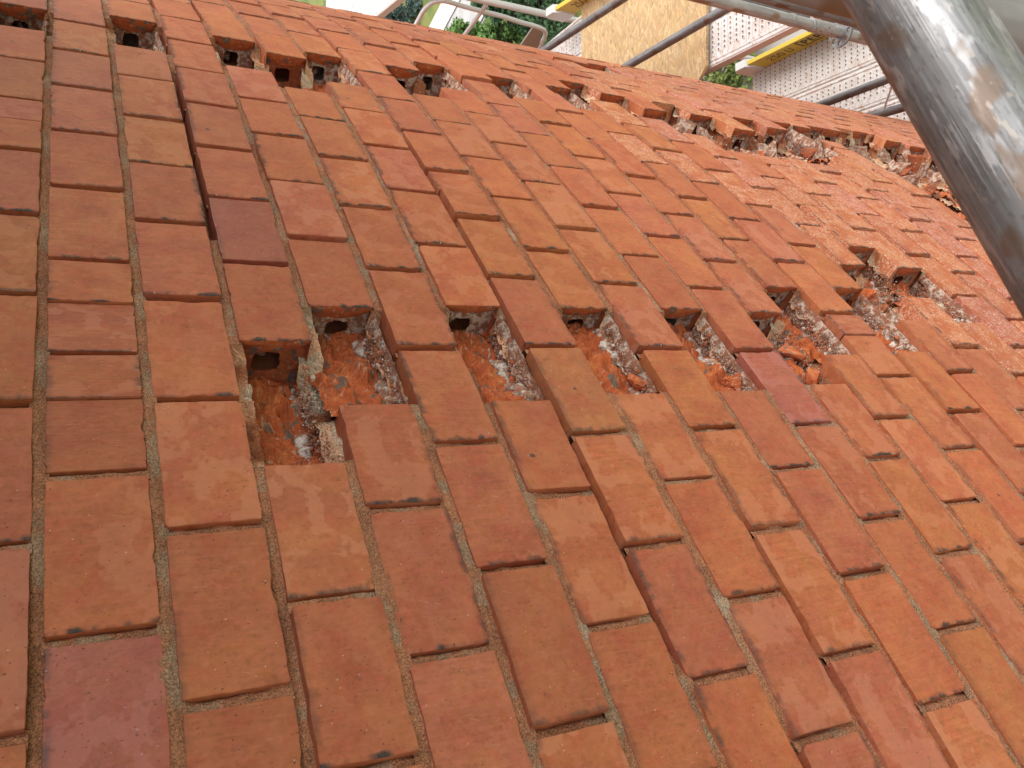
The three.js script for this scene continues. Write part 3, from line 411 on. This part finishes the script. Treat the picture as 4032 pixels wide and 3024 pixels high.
// ---------------------------------------------------------------- scaffold
const tubeGeo = (A, B, rad, seg = 20) => { const d = B.clone().sub(A), L = d.length(), g = new THREE.CylinderGeometry(rad, rad, L, seg, Math.max(1, Math.round(L / 0.25)), false); const uv = g.attributes.uv; for (let i = 0; i < uv.count; i++) uv.setXY(i, uv.getX(i) * 0.3, uv.getY(i) * L); g.applyQuaternion(new THREE.Quaternion().setFromUnitVectors(new THREE.Vector3(0, 1, 0), d.normalize())); g.translate((A.x + B.x) / 2, (A.y + B.y) / 2, (A.z + B.z) / 2); return g; };
const TR = 0.02415;
const nearTubeMap = tex(1024, 1024, (i, j, o) => { const n = fbm(i / 36, j / 36, 4), s = fbm(i / 5, j / 120, 3), sc = sst(0.70, 0.76, fbm(i / 2.2 + 9, j / 70, 2)) * sst(0.4, 0.6, fbm(i / 60, j / 90 + 7, 2)), sp = sst(0.64, 0.70, fbm(i / 7, j / 9, 3)), wh = sst(0.60, 0.72, fbm(i / 26 + 40, j / 44, 4)), br = sst(0.58, 0.66, fbm(i / 130 + 4, j / 80, 4)), cem = sst(0.74, 0.79, fbm(i / 15 + 80, j / 18, 3)) * 0.6;
  let m = 0.34 * (0.85 + 0.5 * (n - 0.5) + 0.5 * (s - 0.5)); m = lerp(m, 0.62, wh * 0.6); m *= 1 - 0.2 * sp; m = lerp(m, 0.7, sc * 0.5); let a = lerp(m, 0.26, br * 0.75), b = lerp(m * 1.0, 0.18, br * 0.75), c = lerp(m * 1.03, 0.13, br * 0.75); o[0] = lerp(a, 0.5, cem); o[1] = lerp(b, 0.45, cem); o[2] = lerp(c, 0.40, cem); }, true);
const nearTubeRough = tex(512, 512, (i, j, o) => { o[0] = o[1] = o[2] = 0.38 + 0.45 * fbm(i / 20 + 3, j / 34, 4); }, false);
const nearTube = std({ map: rep(nearTubeMap, 2.4, 2.2), bumpMap: rep(nearTubeMap, 2.4, 2.2), bumpScale: 0.0003, roughnessMap: rep(nearTubeRough, 2.4, 2.2), roughness: 1, metalness: 0.8 });
{ // ledger right in front of the lens
  const A = atDist(3588, 0, 0.462), B = atDist(4032, 738, 0.425), d = B.clone().sub(A).normalize();
  single('scaffold_ledger', tubeGeo(A.clone().addScaledVector(d, -0.75), B.clone().addScaledVector(d, 0.9), TR, 48), nearTube, 'thick galvanised scaffold tube with brown smears crossing close in front of the bricks', 'scaffold tube');
}
function standard(px, py, horiz, label, mat, rad = TR) { const d = ray(px, py), q = Math.hypot(d.x, d.z), P = new THREE.Vector3(EYE.x + d.x / q * horiz, 0, d.z / q * horiz + EYE.z); const t = thing('scaffold_standard', label, 'scaffold tube', [P.x, 0, P.z], 'upright scaffold tubes');
  const g = tubeGeo(new THREE.Vector3(0, 0, 0), new THREE.Vector3(0, 34, 0), rad, 24); mesh('tube', g, mat, t); return t; }
standard(4032, 98, 0.425, 'upright grey scaffold tube behind the thick near tube', M.steelDull);
const sA = standard(...tile(2, 0, 745, 140), 3.02, 'light grey upright scaffold tube with a rosette eye, in front of the yellow toe board', M.steelDull);
const sB = standard(...tile(2, 0, 865, 70), 2.78, 'dark shiny upright scaffold tube next to the light grey one', M.steel, 0.0235);
const sC = standard(...tile(2, 0, 960, 152), 3.35, 'thin brownish upright scaffold tube between two thicker ones', M.steel, 0.019);
const sD = standard(...tile(1, 0, 1160, 55), 6.05, 'light grey upright scaffold tube ending at the toe board bracket by the trees', M.zinc);
{ // rosette with an open eye on the light standard
  const y = EYE.y - 3.02, rs = new THREE.Shape(); rs.absarc(0, 0, 0.062, 0, Math.PI * 2); for (let i = 0; i < 8; i++) { const a = i * Math.PI / 4, h = new THREE.Path(); h.absellipse(Math.cos(a) * 0.044, Math.sin(a) * 0.044, 0.011, 0.011, 0, Math.PI * 2); rs.holes.push(h); } const c0 = new THREE.Path(); c0.absarc(0, 0, 0.0235, 0, Math.PI * 2); rs.holes.push(c0);
  const g = new THREE.ExtrudeGeometry(rs, { depth: 0.008, bevelEnabled: false, curveSegments: 24 }); g.rotateX(-Math.PI / 2); g.translate(0, y, 0); mesh('rosette', g, M.steel, sA);
  mesh('spigot_collar', new THREE.CylinderGeometry(0.0285, 0.0285, 0.12, 24).translate(0, y + 0.13, 0), M.steelDull, sA);
  mesh('spigot_collar', new THREE.CylinderGeometry(0.0265, 0.0265, 0.02, 24).translate(0, y + 0.30, 0), M.steelDull, sA);
}
function rail(a, b, depth, label, mat, ea = 0.5, eb = 0.5, rad = TR) { const A = onLevel(...a, depth), B = onLevel(...b, depth), d = B.clone().sub(A).normalize(); return single('scaffold_rail', tubeGeo(A.addScaledVector(d, -ea), B.addScaledVector(d, eb), rad), mat, label, 'scaffold tube', 'horizontal scaffold rails'); }
rail(tile(1, 0, 1330, 315), tile(1, 0, 1810, 0), 2.78, 'dark scaffold rail crossing the left end of the chipboard', M.steel, 0.4, 1.0);
rail(tile(1, 0, 1850, 430), tile(2, 0, 300, 45), 2.9, 'dark scaffold rail crossing the right end of the chipboard', M.steel, 0.3, 0.6);
rail(tile(2, 0, 920, 670), tile(2, 0, 1340, 510), 4.1, 'dark scaffold rail lying just above the white perforated planks', M.steel, 0.4, 0.5);
rail(tile(2, 0, 1240, 750), tile(2, 0, 1470, 685), 4.05, 'dark scaffold rail low beside the thin wire rod', M.steel, 0.4, 0.6);
single('tie_rod', tubeGeo(onLevel(...tile(2, 0, 1375, 505), 3.9), onLevel(...tile(2, 0, 1285, 765), 4.2), 0.006), M.zinc, 'thin pale wire rod hanging between two dark rails', 'rod');

// decks: U-shaped steel planks with ribs, seam grooves and raised drain holes
const AX = a => { const t = a * Math.PI / 180; return [new THREE.Vector3(Math.cos(t), 0, Math.sin(t)), new THREE.Vector3(-Math.sin(t), 0, Math.cos(t))]; };
const ringG = (() => { const g = new THREE.LatheGeometry([[0.0062, -0.004], [0.0062, 0.0012], [0.0075, 0.0024], [0.0105, 0.0008], [0.0115, -0.001]].map(q => new THREE.Vector2(...q)), 8); return g; })();
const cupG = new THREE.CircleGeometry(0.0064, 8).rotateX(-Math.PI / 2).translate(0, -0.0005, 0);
function plank(level, ang, u0, u1, v0, v1, label, group, holes = true, mat = M.deck) {
  const [U, V] = AX(ang), y = EYE.y - level, W = v1 - v0, L = u1 - u0, o = new THREE.Vector3(EYE.x, y, EYE.z).addScaledVector(U, u0).addScaledVector(V, v0);
  const t = thing('scaffold_plank', label, 'scaffold plank', [o.x, o.y, o.z], group); t.rotation.y = Math.atan2(-U.z, U.x); // local x along U, local z along V
  const prof = [[0, -0.06], [0, -0.001], [0.004, 0.001], [0.014, 0.001], [0.017, -0.005], [0.021, -0.005], [0.024, 0], [W - 0.024, 0], [W - 0.021, -0.005], [W - 0.017, -0.005], [W - 0.014, 0.001], [W - 0.004, 0.001], [W, -0.001], [W, -0.06]];
  const pos = [], uv = [], idx = []; for (const [z, yy] of prof) for (const x of [0, L]) { pos.push(x, yy, z); uv.push(x, z + yy + v0 * 3.1); } for (let i = 0; i + 1 < prof.length; i++) { const a = i * 2; idx.push(a, a + 2, a + 1, a + 1, a + 2, a + 3); }
  let g = new THREE.BufferGeometry(); g.setAttribute('position', new THREE.Float32BufferAttribute(pos, 3)); g.setAttribute('uv', new THREE.Float32BufferAttribute(uv, 2)); g.setIndex(idx); g = toCreasedNormals(g, 0.3); mesh('plank_sheet', g, mat, t);
  mesh('side_lip', new THREE.BoxGeometry(L, 0.055, 0.006).translate(L / 2, -0.0315, W + 0.0035), mat, t);
  mesh('side_lip', new THREE.BoxGeometry(L, 0.055, 0.006).translate(L / 2, -0.0315, -0.0035), mat, t);
  if (holes) { const ribs = [], rims = [], cups = []; const pitch = 0.046; for (let i = 0; i * pitch < L - 0.05; i++) { const x = 0.03 + i * pitch; ribs.push(new THREE.BoxGeometry(0.006, 0.003, W - 0.07).translate(x + pitch / 2, 0.0012, W / 2)); const n = Math.floor((W - 0.07) / 0.027); for (let j = 0; j < n; j++) { const z = 0.045 + j * 0.027; rims.push(ringG.clone().translate(x, 0.0004, z)); cups.push(cupG.clone().translate(x, 0.0018, z)); } }
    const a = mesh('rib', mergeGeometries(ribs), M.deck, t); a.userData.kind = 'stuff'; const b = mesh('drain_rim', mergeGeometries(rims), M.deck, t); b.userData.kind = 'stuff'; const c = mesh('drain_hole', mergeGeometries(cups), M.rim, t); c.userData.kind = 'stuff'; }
  return t;
}
const LOW = 4.35, UPP = 3.1, DW = 0.25;
const lowN = ['nearest the yellow toe board', 'second from the yellow toe board', 'third from the yellow toe board', 'fourth from the yellow toe board'];
for (let i = 0; i < 4; i++) plank(LOW, 39, -4.53, -2.03, -2.19 + i * (DW + 0.012) - (i ? 0 : 0.07), -2.19 + i * (DW + 0.012) + DW, 'white perforated plank of the lower platform, ' + lowN[i], 'lower platform planks');
for (let i = 0; i < 2; i++) plank(UPP, 39.6, -5.0, -2.5, -1.69 - i * (DW + 0.012) - DW, -1.69 - i * (DW + 0.012), 'dusty perforated steel plank under the chipboard, ' + ['at the open edge', 'second from the edge', 'third from the edge', 'fourth from the edge'][i], 'upper platform planks');
plank(3.18, 36, -5.06, -3.9, -2.84, -2.59, 'perforated plank seen left of the chipboard beside the yellow board', 'upper platform planks');
plank(3.18, 36, -5.06, -3.9, -2.58, -2.33, 'perforated plank seen left of the chipboard, next to the chimney', 'upper platform planks');
plank(3.2, 36, -5.34, -5.09, -2.86, -2.50, 'short white plank end by the kick plate of the guard frame', 'upper platform planks', false);
{ // far raised platform: its dark side edge shows left of the conifer
  const A = onLevel(...tile(1, 0, 205, 118), 2.1), B = onLevel(...tile(1, 0, 335, 12), 2.1), ang = Math.atan2(B.z - A.z, B.x - A.x) * 180 / Math.PI, [U, V] = AX(ang), q = A.clone().sub(EYE), u = q.dot(U), v = q.dot(V);
  for (let i = 0; i < 4; i++) plank(2.1, ang, u - 1.4, u + 1.1, v - 0.25 - i * 0.262 + 0.0, v - i * 0.262, 'white perforated plank of the far raised platform, ' + ['along its dark edge', 'second from its dark edge', 'third from its dark edge', 'farthest from its dark edge'][i], 'far platform planks');
}
for (let i = 0; i < 5; i++) plank(-0.8, 84, -2.6, 1.2, -0.5 + i * 0.262, -0.25 + i * 0.262, 'added unseen timber plank shading the wall from overhead, ' + ['first', 'second', 'third', 'fourth', 'fifth'][i] + ' from the outer edge', 'added overhead shading planks', false, M.timber);  // unseen planks, added to block the zenith and darken the near tube
{ // chipboard sheet laid over the upper planks
  const a = onLevel(...tile(2, 0, 177, 505), UPP - 0.006), b = onLevel(...tile(2, 0, 181, 0), UPP - 0.006), U = new THREE.Vector3(Math.cos(0.74), 0, Math.sin(0.74)), V = b.clone().sub(a).normalize();
  const W = V.clone().multiplyScalar(2.3), Ux = new THREE.Vector3(V.z, 0, -V.x); if (Ux.dot(U) > 0) Ux.negate(); // away from the right edge
  const sh = thing('chipboard_sheet', 'golden chipboard sheet laid over the perforated planks', 'board', [a.x, a.y, a.z]);
  const L = 1.26, H = 1.05, s0 = new THREE.Shape([new THREE.Vector2(0.10, -0.04), new THREE.Vector2(0, 0.06), new THREE.Vector2(0, H), new THREE.Vector2(L, H), new THREE.Vector2(L, -0.04)]);
  const g = new THREE.ExtrudeGeometry(s0, { depth: 0.018, bevelEnabled: true, bevelSize: 0.0015, bevelThickness: 0.0015, bevelSegments: 1 });
  const m = new THREE.Matrix4().makeBasis(Ux, V, new THREE.Vector3().crossVectors(Ux, V)); if (new THREE.Vector3().crossVectors(Ux, V).y < 0) m.makeBasis(Ux, V, new THREE.Vector3(0, 1, 0)); g.applyMatrix4(m); g.translate(0, 0.012, 0);
  const up = new THREE.Vector3().crossVectors(Ux, V).y; if (up < 0) { const ix = g.index; if (!ix) { const p = g.attributes.position.array, q = g.attributes.uv.array; for (let i = 0; i < p.length; i += 9) for (let c = 0; c < 3; c++) { const t = p[i + c]; p[i + c] = p[i + 6 + c]; p[i + 6 + c] = t; } for (let i = 0; i < q.length; i += 6) for (let c = 0; c < 2; c++) { const t = q[i + c]; q[i + c] = q[i + 4 + c]; q[i + 4 + c] = t; } } g.computeVertexNormals(); }
  mesh('panel', g, M.osb, sh);
}
// yellow toe boards with lettering
const font = await new FontLoader().loadAsync('fonts/droid/droid_sans_bold.typeface.json'), fontR = await new FontLoader().loadAsync('fonts/droid/droid_sans_regular.typeface.json');
function toeBoard(level, a, b, L, label) { // stands on the plank edge, its face turned to the chimney; a, b: two pixels on its foot
  const o = onLevel(...a, level), e = onLevel(...b, level), ang = Math.atan2(e.z - o.z, e.x - o.x) * 180 / Math.PI, [U, V] = AX(ang);
  const t = thing('toe_board', label, 'toe board', [o.x, o.y, o.z], 'yellow toe boards'); t.rotation.y = Math.atan2(-U.z, U.x); // +z local = V = towards the chimney
  mesh('board', new RoundedBoxGeometry(L, 0.145, 0.030, 2, 0.003).translate(L / 2, 0.0745, 0), M.yellow, t);
  const text = (s, f, size, x, y2, sk = 0) => { const g = new TextGeometry(s, { font: f, size, depth: 0.001, curveSegments: 4, bevelEnabled: false }); g.applyMatrix4(new THREE.Matrix4().makeShear(0, 0, sk, 0, 0, 0)); g.translate(x, y2, 0.0153); return g; };
  const geos = [text('250 U', fontR, 0.062, 0.16, 0.048), text('PERI', font, 0.066, 0.47, 0.056)];
  const barG = new THREE.BoxGeometry(0.235, 0.010, 0.001).translate(0.47 + 0.105, 0.040, 0.0158), brk = new THREE.BoxGeometry(0.012, 0.082, 0.001).translate(0.448, 0.083, 0.0158), tick = new THREE.BoxGeometry(0.03, 0.010, 0.001).translate(0.46, 0.128, 0.0158);
  mesh('lettering', mergeGeometries([...geos.map(g => g.index ? g.toNonIndexed() : g), barG.toNonIndexed(), brk.toNonIndexed(), tick.toNonIndexed()]), M.ink, t);
  const cl = new THREE.Shape([new THREE.Vector2(-0.10, 0), new THREE.Vector2(0.05, 0), new THREE.Vector2(0.05, 0.10), new THREE.Vector2(0.02, 0.155), new THREE.Vector2(-0.07, 0.155), new THREE.Vector2(-0.10, 0.12)]);
  mesh('end_fitting', new THREE.ExtrudeGeometry(cl, { depth: 0.05, bevelEnabled: true, bevelSize: 0.003, bevelThickness: 0.003, bevelSegments: 2 }).translate(0, 0.004, -0.025), M.zinc, t);
  return t;
}
toeBoard(LOW, tile(2, 0, 500, 440), tile(2, 0, 920, 240), 2.4, 'yellow lettered toe board standing at the back edge of the lower white planks');
toeBoard(UPP, tile(1, 0, 1490, 90), tile(1, 0, 1640, 0), 2.2, 'yellow lettered toe board beside the left edge of the chipboard');

// end guard frames by the trees: bent tube, cross rail and kick plate
function guardFrame(label, horizon, pts, plate, railPts) {
  const t = thing('guard_frame', label, 'guard rail', [0, 0, 0], 'bent tube guard frames'); const P = pts.map(([x, y]) => { const d = ray(...tile(1, 0, x, y)); return d; });
  return { t, P };
}
{ // stands in the upright plane through the light standard, turned towards the chimney
  const foot = sD.position.clone(), ang = 29 * Math.PI / 180, dir = new THREE.Vector3(-Math.cos(ang), 0, -Math.sin(ang)), nrm = new THREE.Vector3(-dir.z, 0, dir.x);
  const onPlane = (x, y) => { const d = ray(...tile(1, 0, x, y)), k = foot.clone().sub(EYE).dot(nrm) / d.dot(nrm); return EYE.clone().addScaledVector(d, k); };
  const t = thing('guard_frame', 'pale bent tube guard frame in front of lawn, road and trees', 'guard rail', [foot.x, 0, foot.z]); t.position.y = onPlane(1280, 300).y;
  const o = t.position, loc = (x, y) => onPlane(x, y).sub(o);
  const path = new THREE.CatmullRomCurve3([[455, 210], [500, 130], [545, 55], [600, 14], [660, 5], [780, 38], [900, 70], [1030, 102], [1150, 140], [1270, 175], [1312, 195], [1322, 225], [1300, 275], [1262, 345]].map(q => loc(...q)), false, 'centripetal');
  mesh('bent_tube', new THREE.TubeGeometry(path, 90, 0.017, 12), M.zinc, t);
  mesh('cross_rail', tubeGeo(loc(940, 30), loc(785, 245), 0.016), M.zinc, t);
  const a = loc(1140, 320), b = loc(1240, 175), c = loc(1306, 195), e = loc(1262, 345), pg = new THREE.BufferGeometry(), th = nrm.clone().multiplyScalar(0.008); const vs = [a, b, c, e].flatMap(p => [p.clone().add(th), p.clone().sub(th)]);
  pg.setAttribute('position', new THREE.Float32BufferAttribute(vs.flatMap(p => [p.x, p.y, p.z]), 3)); pg.setAttribute('uv', new THREE.Float32BufferAttribute(vs.flatMap(p => [p.x, p.y]), 2)); pg.setIndex([0, 2, 4, 0, 4, 6, 1, 5, 3, 1, 7, 5, 0, 1, 2, 2, 1, 3, 2, 3, 4, 4, 3, 5, 4, 5, 6, 6, 5, 7, 6, 7, 0, 0, 7, 1]); mesh('kick_plate', toCreasedNormals(pg, 0.4), std({ color: rgb(0.36, 0.32, 0.28), roughness: 0.7, metalness: 0.2 }), t);
}

// ---------------------------------------------------------------- trees
function tree(name, label, base, height, width, leafCol, kind, seed, n = 5200) {
  const r = rngOf(seed), t = thing(name, label, 'tree', [base.x, 0, base.z]);
  const wood = [tubeGeo(new THREE.Vector3(0, 0, 0), new THREE.Vector3(0, height * 0.85, 0), 0.03 * height, 9)];
  for (let i = 0; i < 16; i++) { const h = height * (0.15 + 0.65 * r()), a = r() * 6.28, L = width * 0.45 * (kind === 'cone' ? 1 - h / height : 1); wood.push(tubeGeo(new THREE.Vector3(0, h, 0), new THREE.Vector3(Math.cos(a) * L, h + (kind === 'cone' ? -0.05 : 0.25) * height * 0.3, Math.sin(a) * L), 0.006 * height, 5)); }
  mesh('trunk', mergeGeometries(wood), std({ color: rgb(0.10, 0.07, 0.05), roughness: 0.95 }), t);
  const clumps = []; for (let i = 0; i < 70; i++) { let h, q; const a = r() * 6.28; if (kind === 'cone') { h = Math.pow(r(), 1.3); q = (1 - h) * width / 2 * (0.55 + 0.5 * r()); } else { const z = r() * 1.6 - 0.6; h = 0.5 + 0.46 * z; q = width / 2 * Math.sqrt(Math.max(0.05, 1 - z * z)) * (0.7 + 0.35 * r()); } clumps.push([Math.cos(a) * q, clamp(h, 0.05, 1) * height, Math.sin(a) * q, (0.10 + 0.09 * r()) * width]); }
  const pos = new Float32Array(n * 12), col = new Float32Array(n * 12), idx = new Uint32Array(n * 6), L = [[-0.5, 0, 0], [0, 0.12, 0.5], [0.5, 0, 0], [0, -0.1, -0.5]], q3 = new THREE.Vector3();
  for (let i = 0; i < n; i++) { const c = clumps[Math.floor(r() * clumps.length)], a = r() * 6.28, z = r() * 2 - 1, q = Math.sqrt(1 - z * z), e = c[3] * Math.cbrt(r()); tmp.position.set(c[0] + Math.cos(a) * q * e, Math.max(0.1, c[1] + z * e * 0.7), c[2] + Math.sin(a) * q * e); tmp.rotation.set((r() - 0.5) * 1.8, r() * 6.28, (r() - 0.5) * 1.8); const s = (kind === 'cone' ? 0.16 : 0.2) * (0.7 + 0.7 * r()); tmp.scale.set(s, s, s * (kind === 'cone' ? 1.8 : 1.3)); tmp.updateMatrix(); const v = 0.65 + 0.7 * r();
    for (let k = 0; k < 4; k++) { q3.set(...L[k]).applyMatrix4(tmp.matrix); pos.set([q3.x, q3.y, q3.z], i * 12 + k * 3); col.set([leafCol[0] * v, leafCol[1] * v, leafCol[2] * v], i * 12 + k * 3); } idx.set([0, 1, 2, 0, 2, 3].map(k => k + i * 4), i * 6); }
  const cg = new THREE.BufferGeometry(); cg.setAttribute('position', new THREE.BufferAttribute(pos, 3)); cg.setAttribute('color', new THREE.BufferAttribute(col, 3)); cg.setIndex(new THREE.BufferAttribute(idx, 1)); cg.computeVertexNormals();
  const cm = mesh('crown', cg, std({ color: 0xffffff, roughness: 0.8, side: THREE.DoubleSide, vertexColors: true }), t); cm.userData.kind = 'stuff'; return t;
}
const gr = (x, y) => onLevel(...tile(1, 0, x, y), EYE.y);
tree('conifer_tree', 'small blue green conifer on the lawn beside the pavement', gr(480, 115), 4.0, 3.4, [0.05, 0.09, 0.075], 'cone', 11);
tree('conifer_tree', 'large dark green conifer beyond the road', gr(1290, 90), 5.2, 4.4, [0.035, 0.085, 0.03], 'cone', 12, 9000);
tree('conifer_tree', 'dark green conifer standing behind the yellow toe board', gr(1440, 20), 5.4, 4.4, [0.045, 0.10, 0.035], 'cone', 15, 7000);
tree('leafy_tree', 'bright green rounded leafy tree at the road edge', gr(960, 335), 3.6, 3.8, [0.085, 0.17, 0.03], 'round', 13, 9000);
tree('leafy_tree', 'bright green rounded leafy tree close behind the kick plate', gr(1200, 350), 3.8, 3.6, [0.08, 0.16, 0.028], 'round', 14, 8000);
tree('leafy_tree', 'yellow green bush seen between plank and bracket', onLevel(...tile(2, 0, 330, 510), EYE.y), 3.4, 5.0, [0.14, 0.18, 0.04], 'round', 16, 6000);

renderer.render(scene, camera);
